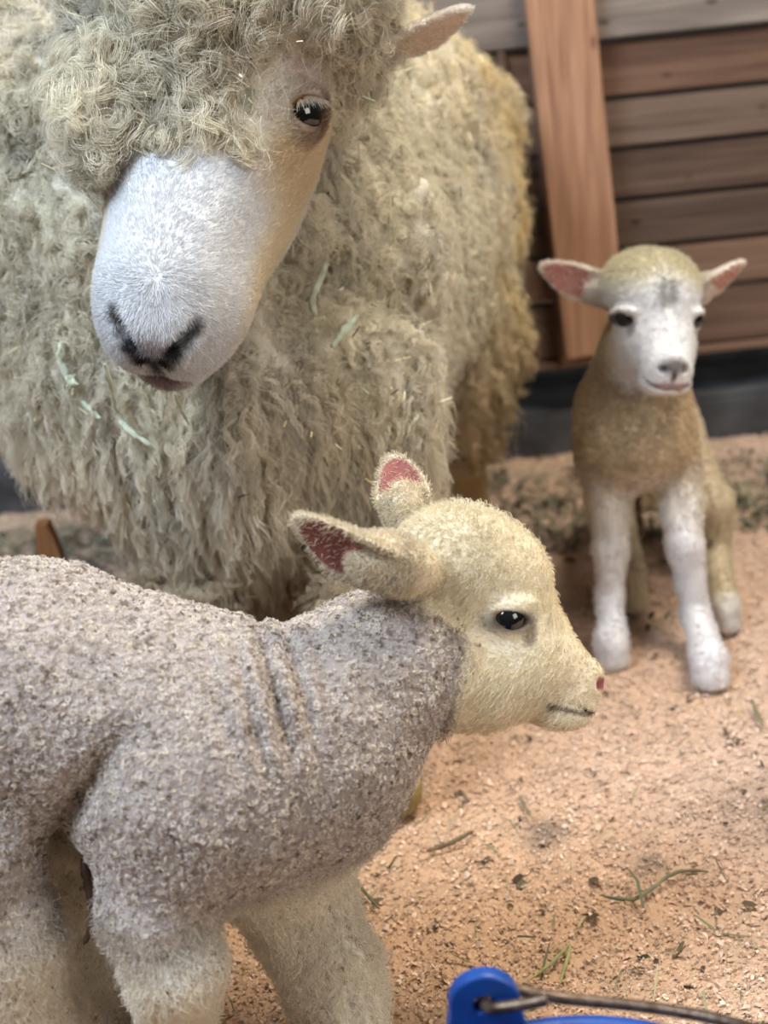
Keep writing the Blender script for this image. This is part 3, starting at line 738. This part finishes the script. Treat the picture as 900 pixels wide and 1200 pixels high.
# --- front lamb
U1 = .96 / FPX
o1 = at(583, 722, .985)
F1 = cdir((.985, .0, -.10)); Up1 = cdir((.02, 1, .06))
m1 = frame(F1, Up1)      # x = F x U ...
M1 = np.stack([m1[:, 1], -m1[:, 0], m1[:, 2]], 1)        # forward, lateral(away), up
if np.linalg.det(M1) < 0: M1[:, 1] *= -1
def H1(u, v, w_): return o1 + M1 @ (np.array([u, v, w_], float) * U1)
side = 1 if (H1(0, 50, 0) - o1) @ (CP - o1) > 0 else -1
near1 = Ear(at(486, 664, .93), at(343, 618, .905), cdir((-.34, -.62, .62)), .052, .0032, cup=22, tube=.52)
far1 = Ear(at(486, 622, 1.02), at(458, 531, 1.03), cdir((-.20, .45, .85)), .040, .0032, cup=22, tube=.60)
def L1(px, py, d): return at(px, py, d)
f_near = gnd(215, 1262); f_far = gnd(425, 1275); h_near = gnd(75, 1310); h_far = gnd(165, 1215)
fold_p = at(318, 800, .87)
def lamb1_body(P):
    d = cone(P, at(-200, 812, 1.0), at(40, 815, .96), rp_(150, 1.0), rp_(152, .96))
    d = smin(d, cone(P, at(40, 812, .96), at(225, 868, .95), rp_(148, .96), rp_(154, .95)), .02)
    d = smin(d, ell(P, at(270, 900, .95), (rp_(130, .95), .075, rp_(140, .95))), .03)
    d = smin(d, cone(P, at(310, 890, .95), at(478, 765, .985), rp_(130, .95), rp_(92, .985)), .022)
    d = smin(d, ell(P, at(395, 880, .965), (rp_(82, .96), .06, rp_(125, .96))), .03)
    d = smin(d, ell(P, at(-235, 810, 1.01), (.080, .088, .092)), .03); tb = at(-225, 720, 1.02)
    d = smin(d, chain(P, [tb, tb + [-.10, .01, -.04], tb + [-.125, .01, -.13]], [.022, .016, .010]), .015)
    # fore legs
    kn = at(205, 1130, .91)
    d = smin(d, chain(P, [at(215, 960, .915), at(180, 1060, .91), kn, f_near + [0, 0, .03], f_near + [.0, -.006, .010]], [.058, .034, .028, .020, .02]), .03)
    kf = at(392, 1150, 1.02)
    d = smin(d, chain(P, [at(320, 985, 1.0), at(350, 1060, 1.015), kf, f_far + [0, 0, .03], f_far + [.0, -.006, .010]], [.060, .036, .033, .021, .02]), .03)
    # hind legs
    d = smin(d, chain(P, [at(-100, 900, .95), at(-35, 1010, .92), at(10, 1100, .93), at(45, 1200, .96), h_near + [0, 0, .012]], [.08, .040, .033, .028, .02]), .03)
    d = smin(d, chain(P, [at(20, 920, 1.06), at(92, 1020, 1.06), at(122, 1120, 1.08), h_far + [-.01, .01, .05], h_far + [0, 0, .012]], [.07, .040, .026, .020, .02]), .02)
    # skin folds on the neck
    x, y = project(P)
    a = np.exp(-((x - 322) / 50) ** 2 - ((y - 810) / 75) ** 2) * (.0060 * np.cos((x + (y - 800) * -.25 - 318) * 2 * np.pi / 34))
    fl = np.exp(-((x - 95 + (y - 930) * .6) / 26) ** 2 - ((y - 925) / 55) ** 2) * .016      # flank crease
    return d + a + fl + .0018 * vnoise(P, 60, 71)
def lamb1_col(P):
    b = vnoise(P, 40, 72)[:, None]; x, y = project(P)
    c = S(160, 149, 144) * (1 + .12 * b)
    leg = np.clip((.215 - P[:, 2]) / .05, 0, 1)[:, None]; c = c * (1 - leg) + S(240, 234, 220) * leg
    inner = np.clip((P[:, 1] - (o1[1] + .02)) / .05, 0, 1)[:, None] * leg; c = c * (1 - inner) + S(238, 222, 176) * inner
    return c
def lamb1_head(q, V):
    return lamb_face_col(q, S(240, 230, 206), [((-60, 40, 80), (60, 60, 55), S(214, 202, 176), .7), ((100, 20, -70), (40, 40, 30), S(222, 206, 182), .6),
        ((127, 14, -82), (11, 12, 9), S(160, 86, 84), .95)] + [((60 + 11 * i, 24, -103 - 2.6 * i), (9, 26, 3.5), S(96, 76, 66), .85) for i in range(6)])
def grow1(V, Q, N, q, hw, ein, ea, root, col):
    g = np.random.default_rng(5)
    leg = np.clip((.215 - V[:, 2]) / .05, 0, 1); bodym = (1 - hw) * (1 - ea) * (1 - leg)
    face = facing(V, N)
    # tight little curls
    n = 46000; tr = area_pts(V, Q, n, g, np.clip(bodym + .25 * leg * (1 - hw), 0, 1) * face); P = bary(V, tr); Nn = nrm(bary(N, tr))
    D = nrm(Nn * .8 + g.normal(0, .45, (n, 3)))
    Pp, Rr = locks(P - Nn * .0008, Nn, D, g.uniform(.0028, .0052, n), 3, 9, g.uniform(.0007, .0015, n), g.uniform(.8, 1.6, n), np.full(n, .0006), .3, np.zeros(n), .00020, g, wob=.08, taper=.6)
    pal = np.array([S(240, 232, 226), S(216, 208, 204), S(186, 172, 162), S(128, 110, 92), S(244, 236, 218)]); cc = pal[g.choice(5, n, p=[.27, .32, .2, .07, .14])]
    curves_obj('curly_wool', Pp, Rr, np.repeat(cc, 3, 0), M_wool, root)
    # soft hair on head and legs
    n = 60000; tr = area_pts(V, Q, n, g, np.clip(hw + leg * (1 - hw), 0, 1) * (1 - ein) * face); P = bary(V, tr); Nn = nrm(bary(N, tr)); qq = bary(q, tr); hh_ = bary(hw, tr); lg = bary(leg, tr)
    s = qq.copy(); s[:, 1] = np.abs(s[:, 1])
    k = (np.linalg.norm((s - [5, 68, 3]) / [31, 22, 14], axis=1) > 1) & (np.linalg.norm((s - [124, 14, -82]) / [12, 14, 10], axis=1) > 1)
    P, Nn, qq, hh_, lg = P[k], Nn[k], qq[k], hh_[k], lg[k]; n = len(P)
    fl = np.stack([-np.ones(n) * .8, np.zeros(n), -.55 * np.ones(n)], 1) @ M1.T
    fl = np.where((hh_ > .5)[:, None], fl, np.array([[0, 0, -1.]])) + .35 * np.stack([vnoise(P, 45, 8), vnoise(P, 45, 9), vnoise(P, 45, 10)], 1)
    D = nrm(fl - Nn * (fl * Nn).sum(1, keepdims=True)); D = nrm(D + Nn * .40 + g.normal(0, .18, (n, 3)))
    crown = np.exp(-(((qq[:, 0] + 30) / 60) ** 2 + ((qq[:, 2] - 110) / 45) ** 2))
    muz = np.clip((qq[:, 0] - 60) / 40, 0, 1) * (hh_ > .5)
    Ln = g.uniform(.008, .014, n) * (1 - .6 * muz) * np.where(hh_ > .5, 1, 1.5)
    Ln = Ln * np.clip((np.linalg.norm(s[k] - [8, 64, 2], axis=1) - 24) / 34, .22, 1)
    cr = .0005 + .0016 * crown + .0012 * (hh_ < .5)
    cc = np.where((hh_ > .5)[:, None], lamb1_head(qq, P), lamb1_col(P)) * (.86 + .24 * g.random((n, 1)))
    Pp, Rr = locks(P, Nn, D, Ln, 1, 6, cr, g.uniform(.3, 1.2, n), np.full(n, .0004), .2, np.zeros(n), .00022, g)
    curves_obj('soft_hair', Pp, Rr, np.clip(cc, 0, .95), M_fur, root)
    n = 12000; tr = area_pts(V, Q, n, g, ea * (1 - ein * .93)); P = bary(V, tr); Nn = nrm(bary(N, tr))
    D = nrm(cdir((-.7, .2, 0)) * .6 + Nn * .45 + g.normal(0, .2, (n, 3)))
    Pp, Rr = locks(P, Nn, D, g.uniform(.005, .010, n), 1, 5, np.full(n, .0006), np.full(n, .5), np.full(n, .0003), .2, np.zeros(n), .00022, g)
    curves_obj('ear_hair', Pp, Rr, np.clip(S(232, 220, 196) * (.85 + .2 * g.random((n, 1))), 0, .95), M_fur, root)
print('lamb 1')
sdf1, lamb1 = build_lamb('lamb', 'front lamb in profile with grey curly coat and cream face, pink ear', o1, M1, U1, [near1, far1], lamb1_body,
    (-.58, .66, -.005), (.24, 1.22, .50), .0021, lamb1_col, lamb1_head, grow1, S(40, 30, 24), 23)
UC = S(70, 46, 32)
a = [march(lamb1_body, x, y, .7, 1.3) for x, y in ((98, 1000), (104, 1040))]
strand('umbilical_cord', [at(99, 985, .93), at(100, 1020, .925), at(106, 1050, .925), at(109, 1085, .925), at(98, 1106, .925)], .0028, UC, '', '', parent=lamb1)

# --- far lamb
U2 = 1.47 / FPX * .60 * 1.33; A2 = np.array([.85, 1, .72])
o2 = at(768, 374, 1.475)
F2 = nrm(cdir((.10, -.52, .85))); m2 = frame(F2, cdir((0.0, .85, .52)))
Fx = F2; Ux = m2[:, 2]
# head units: the nose lies 45 degrees below the unit forward axis, so tip the head back
t_ = math.radians(8); Ff = nrm(cdir((.12, -.28, 1.0))); mm = frame(Ff, cdir((0, 1, 0)))
M2 = np.stack([mm[:, 1], -mm[:, 0], mm[:, 2]], 1)
def H2(u, v, w_): return o2 + M2 @ (np.array([u, v, w_], float) * U2)
eb = [at(700, 345, 1.515), at(808, 345, 1.515)]
earL = Ear(at(722, 343, 1.51), at(632, 315, 1.50), cdir((-.15, -.55, .80)), .042, .0036, cup=18, tube=.42)
earR = Ear(at(800, 343, 1.51), at(875, 313, 1.50), cdir((.25, -.85, .38)), .042, .0036, cup=18, tube=.46)
g1 = gnd(718, 782); g2 = gnd(832, 803); g3 = gnd(851, 738); g4 = gnd(742, 716)
def lamb2_body(P):
    d = cone(P, at(744, 500, 1.56), at(752, 500, 1.76), rp_(63, 1.56), rp_(64, 1.76))
    d = smin(d, cone(P, at(742, 470, 1.555), at(757, 385, 1.56), rp_(60, 1.55), rp_(44, 1.55)), .03)
    d = smin(d, ell(P, at(744, 520, 1.54), (rp_(66, 1.54), .055, rp_(56, 1.54))), .02)
    d = smin(d, chain(P, [at(712, 545, 1.55), at(716, 645, 1.545), at(714, 700, 1.55), g1 + [0, 0, .03], g1 + [0, -.004, .014]], [.030, .0165, .0125, .0155, .017]), .015)
    d = smin(d, chain(P, [at(790, 545, 1.55), at(803, 640, 1.53), at(815, 720, 1.545), g2 + [0, .004, .03], g2 + [.0, -.004, .014]], [.030, .0175, .0135, .0165, .018]), .015)
    d = smin(d, chain(P, [at(775, 540, 1.74), at(832, 590, 1.70), at(838, 650, 1.72), g3 + [0, 0, .03], g3 + [0, -.004, .012]], [.062, .026, .017, .013, .015]), .02)
    d = smin(d, chain(P, [at(728, 540, 1.74), at(726, 620, 1.74), g4 + [0, 0, .05], g4 + [0, -.004, .012]], [.055, .018, .013, .015]), .02)
    return d + .0015 * vnoise(P, 70, 81)
def lamb2_col(P):
    b = vnoise(P, 30, 82)[:, None]
    c = S(210, 192, 164) * (1 + .08 * b)
    leg = np.clip((.205 - P[:, 2]) / .045, 0, 1)[:, None]; c = c * (1 - leg) + S(232, 230, 232) * leg
    hind = np.clip((P[:, 1] - g3[1] + .03) / .05, 0, 1)[:, None] * leg; c = c * (1 - hind) + S(214, 202, 178) * hind
    hf = np.clip((.006 - P[:, 2]) / .004, 0, 1)[:, None]; c = c * (1 - hf) + S(168, 156, 142) * hf
    return c
def lamb2_head(q, V):
    c = lamb_face_col(q, S(230, 230, 233), [((-40, 30, 110), (90, 75, 58), S(206, 196, 164), .9), ((58, 0, 66), (34, 15, 32), S(96, 92, 84), .62),
        ((118, 0, -72), (26, 20, 17), S(92, 84, 84), .95), ((122, 0, -92), (16, 5, 14), S(70, 60, 62), .9), ((112, 8, -112), (26, 26, 6), S(150, 118, 122), .85), ((-60, 60, -60), (60, 40, 60), S(214, 200, 165), .8)], (24, 50))
    return c
def grow2(V, Q, N, q, hw, ein, ea, root, col):
    g = np.random.default_rng(6)
    leg = np.clip((.205 - V[:, 2]) / .045, 0, 1); face = facing(V, N)
    n = 26000; tr = area_pts(V, Q, n, g, (1 - hw) * (1 - ea) * (1 - leg * .9) * face); P = bary(V, tr); Nn = nrm(bary(N, tr))
    D = nrm(Nn * .7 + [0, 0, -.35] + g.normal(0, .45, (n, 3)))
    Pp, Rr = locks(P - Nn * .001, Nn, D, g.uniform(.004, .007, n), 2, 8, g.uniform(.001, .0018, n), g.uniform(.7, 1.5, n), np.full(n, .001), .3, np.zeros(n), .0004, g, wob=.08, taper=.6)
    curves_obj('curly_wool', Pp, Rr, np.clip(np.repeat(lamb2_col(P) * (.8 + .4 * g.random((n, 1))), 2, 0), 0, .95), M_wool, root)
    n = 36000; tr = area_pts(V, Q, n, g, np.clip(hw + leg * (1 - hw), 0, 1) * (1 - ein) * (V[:, 2] > .008) * face); P = bary(V, tr); Nn = nrm(bary(N, tr)); qq = bary(q, tr); hh_ = bary(hw, tr)
    s = qq.copy(); s[:, 1] = np.abs(s[:, 1])
    k = (np.linalg.norm((s - [34, 62, 3]) / [22, 22, 13], axis=1) > 1) & (np.linalg.norm((s - [128, 0, -82]) / [14, 18, 16], axis=1) > 1)
    P, Nn, qq, hh_ = P[k], Nn[k], qq[k], hh_[k]; n = len(P)
    fl = np.stack([-np.ones(n) * .7, np.sign(qq[:, 1]) * .5, -.3 * np.ones(n)], 1) @ M2.T
    fl = np.where((hh_ > .5)[:, None], fl, np.array([[0, 0, -1.]])) + .3 * np.stack([vnoise(P, 45, 8), vnoise(P, 45, 9), vnoise(P, 45, 10)], 1)
    D = nrm(fl - Nn * (fl * Nn).sum(1, keepdims=True)); D = nrm(D + Nn * .4 + g.normal(0, .18, (n, 3)))
    crown = np.exp(-(((qq[:, 0] + 20) / 70) ** 2 + ((qq[:, 2] - 115) / 40) ** 2))
    Ln = g.uniform(.007, .012, n) * (1 - .6 * np.clip((qq[:, 0] - 60) / 40, 0, 1) * (hh_ > .5)) * (1 + .6 * crown)
    Ln = Ln * np.clip((np.linalg.norm(s[k] - [34, 62, 3], axis=1) - 20) / 30, .22, 1)
    D = nrm(D + Nn * crown[:, None] * .9)
    cc = np.where((hh_ > .5)[:, None], lamb2_head(qq, P), lamb2_col(P)) * (.9 + .16 * g.random((n, 1)))
    Pp, Rr = locks(P, Nn, D, Ln, 1, 5, np.full(n, .0006), g.uniform(.3, 1, n), np.full(n, .0004), .2, np.zeros(n), .00028, g)
    curves_obj('soft_hair', Pp, Rr, np.clip(cc, 0, .95), M_fur, root)
    n = 9000; tr = area_pts(V, Q, n, g, ea * (1 - ein * .9)); P = bary(V, tr); Nn = nrm(bary(N, tr)); D = nrm(Nn * .6 + g.normal(0, .3, (n, 3)))
    Pp, Rr = locks(P, Nn, D, g.uniform(.004, .007, n), 1, 4, np.full(n, .0004), np.full(n, .4), np.full(n, .0003), .2, np.zeros(n), .00026, g)
    curves_obj('ear_hair', Pp, Rr, np.repeat(S(238, 230, 222)[None], n, 0), M_fur, root)
print('lamb 2')
sdf2, lamb2 = build_lamb('lamb', 'far lamb facing the viewer with white face and tan woolly chest, standing before the boards', o2, M2, U2, [earL, earR], lamb2_body,
    (.12, 1.18, -.005), (.52, 1.98, .62), .0024, lamb2_col, lamb2_head, grow2, S(30, 22, 20), 20, A2, (24, 50, 4), (.62, .78, 0))
strand('umbilical_cord', [at(750, 570, 1.66), at(748, 595, 1.655), at(752, 618, 1.65), at(750, 628, 1.65)], .004, S(88, 66, 50), '', '', parent=lamb2)

# ---------------------------------------------------------------- hay caught in the ewe's fleece
wool_front = lambda P: np.minimum(ewe_body(P), ewe_head(P)) - .020
def on_ewe(pix, lift=.0): return [march(wool_front, x, y, .7, 2.4) for x, y in pix]
HP = S(196, 206, 186)
strand('hay_wisp', on_ewe([(122, 425), (130, 455), (136, 480), (150, 503), (178, 522)]), .0026, HP, 'long pale green hay wisp hanging just left of the ewe\'s chin', 'hay wisp', group='hay wisps caught in the fleece')
strand('hay_wisp', on_ewe([(70, 400), (72, 425), (80, 443), (92, 450)]), .0034, S(206, 214, 192), 'short thick pale green hay wisp far left of the ewe\'s muzzle', 'hay wisp', group='hay wisps caught in the fleece')
strand('hay_wisp', on_ewe([(95, 470), (106, 480), (118, 492)]), .0024, HP, 'small pale hay sliver in the chest wool left of the longest wisp', 'hay wisp', group='hay wisps caught in the fleece')
strand('hay_wisp', on_ewe([(384, 308), (374, 330), (366, 350), (370, 372)]), .0030, S(176, 182, 162), 'curved green hay wisp in the wool right of the ewe\'s cheek', 'hay wisp', group='hay wisps caught in the fleece')
strand('hay_wisp', on_ewe([(418, 368), (404, 388), (388, 408)]), .0034, S(180, 190, 170), 'broad pale hay wisp in the neck wool below the curved one', 'hay wisp', group='hay wisps caught in the fleece')
strand('hay_wisp', on_ewe([(205, 462), (212, 480), (222, 498)]), .0018, HP, 'thin green hay wisp hanging right below the ewe\'s chin', 'hay wisp', group='hay wisps caught in the fleece')
g = np.random.default_rng(77)
tr = area_pts(Ve, Qe, 760, g, woolm * facing(Ve, Ne) * (Ve[:, 1] < 1.6)); P = bary(Ve, tr) + nrm(bary(Ne, tr)) * g.uniform(.018, .034, (760, 1))
d1 = nrm(g.normal(0, 1, (760, 3))); d2 = nrm(np.cross(d1, g.normal(0, 1, (760, 3)))); L = g.uniform(.0015, .0075, (760, 1)); W = g.uniform(.0003, .0007, (760, 1))
V = np.stack([P - d1 * L - d2 * W, P + d1 * L - d2 * W, P + d1 * L + d2 * W, P - d1 * L + d2 * W], 1).reshape(-1, 3)
cc = np.array([S(222, 206, 160), S(176, 190, 160), S(60, 48, 36), S(236, 224, 196)])[g.choice(4, 760, p=[.4, .2, .15, .25])]
o = mesh_obj('chaff', V, np.arange(3040).reshape(-1, 4), M_hay, col=np.repeat(cc, 4, 0), smooth=False)
tag(o, 'tiny straw and dirt specks caught all over the ewe\'s fleece', 'chaff', kind='stuff')

# ---------------------------------------------------------------- blue bucket with wire handle
M_blue = mat_plain('blue_plastic', tuple(S(24, 72, 150)), .38, spec=.5, bump=.15, bscale=40, col2=tuple(S(20, 60, 132)))
M_wire = mat_plain('wire', tuple(S(120, 104, 92)), .42, metal=.75, bump=.3, bscale=160, col2=tuple(S(84, 66, 54)))
rimc = at(700, 1330, .86); BR = .125; brz = float(at(580, 1196, .80)[2])
rim_pt = at(580, 1199, .78)                        # nearest visible rim point is the far side of the rim
BC = np.array([rim_pt[0] + .030, rim_pt[1] - BR, rim_pt[2]])
bk = empty('bucket', (float(BC[0]), float(BC[1]), 0), 'blue plastic bucket with a wire handle at the bottom edge', 'bucket')
def lathe(name, prof, c, mat, parent, n=96):
    V = [[c[0] + r * math.cos(2 * math.pi * j / n), c[1] + r * math.sin(2 * math.pi * j / n), z] for r, z in prof for j in range(n)]
    F = [[i * n + j, i * n + (j + 1) % n, (i + 1) * n + (j + 1) % n, (i + 1) * n + j] for i in range(len(prof) - 1) for j in range(n)]
    return mesh_obj(name, V, F, mat, parent)
zt = BC[2]
lathe('bucket_body', [(.002, .012), (.09, .012), (.094, .008), (.098, .012), (BR - .010, zt - .03), (BR - .006, zt - .006), (BR + .002, zt - .008), (BR + .004, zt - .003), (BR, zt), (BR - .006, zt - .001), (BR - .011, zt - .01), (.094, .018), (.002, .018)], BC, M_blue, bk)
# lug: rounded ear of plastic with a hole, standing up from the far rim
def px_on(px, py, y):
    r = ray(px, py); return CP + r * ((y - CP[1]) / r[1])
ly = BC[1] + BR - .002
lc = px_on(567, 1172, ly); lr = 41 / FPX * .80; 
import bmesh
def lug():
    outer = []; n = 40
    for a in np.linspace(-.15, math.pi + .15, n): outer.append((lc[0] + lr * math.cos(a), lc[2] + lr * math.sin(a)))
    outer = [(lc[0] + lr * 1.25, zt - .012)] + outer + [(lc[0] - lr * 1.25, zt - .012)]
    hc = px_on(566, 1172, ly); hr = .0052; m = len(outer)
    inner = []
    for x, z in outer:
        a = math.atan2(z - hc[2], x - hc[0]); inner.append((hc[0] + hr * math.cos(a), hc[2] + hr * math.sin(a)))
    V = []; T = .0048
    for y in (ly - T, ly + T):
        V += [(x, y, z) for x, z in outer] + [(x, y, z) for x, z in inner]
    F = []
    for j in range(m):
        k = (j + 1) % m
        F += [[j, k, m + k, m + j], [2 * m + m + j, 2 * m + m + k, 2 * m + k, 2 * m + j], [j, 2 * m + j, 2 * m + k, k], [m + j, m + k, 3 * m + k, 3 * m + j]]
    o = mesh_obj('lug', V, F, M_blue, bk, smooth=False)
    md = o.modifiers.new('bevel', 'BEVEL'); md.width = .0022; md.segments = 3; md.limit_method = 'ANGLE'
    return hc
hc = lug()
def tube(name, pts, r, mat, parent, m=14, taper=False):
    pts = np.asarray(pts, float); t = np.linspace(0, len(pts) - 1, len(pts) * 8); i = np.clip(t.astype(int), 0, len(pts) - 2); f = (t - i)[:, None]
    def g(j): return pts[np.clip(j, 0, len(pts) - 1)]
    p0, p1, p2, p3 = g(i - 1), g(i), g(i + 1), g(i + 2)
    cv = .5 * (2 * p1 + (p2 - p0) * f + (2 * p0 - 5 * p1 + 4 * p2 - p3) * f ** 2 + (3 * p1 - p0 - 3 * p2 + p3) * f ** 3)
    T = nrm(np.gradient(cv, axis=0)); up = np.zeros_like(T); up[0] = nrm(np.cross(T[0], [.3, .2, .9]))
    for k in range(1, len(T)): up[k] = nrm(up[k - 1] - T[k] * (up[k - 1] @ T[k]))
    bi = np.cross(T, up); n = len(cv)
    V = np.concatenate([cv[k] + r * (np.cos(a) * up[k] + np.sin(a) * bi[k]) for k in range(n) for a in [np.arange(m)[:, None] * 2 * np.pi / m]])
    F = [[k * m + j, k * m + (j + 1) % m, (k + 1) * m + (j + 1) % m, (k + 1) * m + j] for k in range(n - 1) for j in range(m)] + [list(range(m))[::-1], [(n - 1) * m + j for j in range(m)]]
    return mesh_obj(name, V, F, mat, parent)
yb = ly + .012; yf = ly - .011
def wp(px, py, y): return px_on(px, py, y)
path = [wp(641, 1171, yf - .004), wp(620, 1176, yf - .003), wp(592, 1180, yf - .001), wp(574, 1181, yf + .003), hc + [0, 0, -.001], wp(566, 1166, ly + .008), wp(585, 1160, yb), wp(610, 1161, yb), wp(660, 1170, yb - .002), wp(740, 1178, yb - .010), wp(820, 1190, yb - .025), wp(880, 1205, yb - .045), wp(930, 1222, yb - .07)]
e = path[-1]; other = np.array([2 * BC[0] - hc[0] + .0, BC[1] - BR * .9, zt + .012])
path += [e + (other - e) * .5 + [.05, 0, -.0], other]
tube('handle', path, .0033, M_wire, bk)
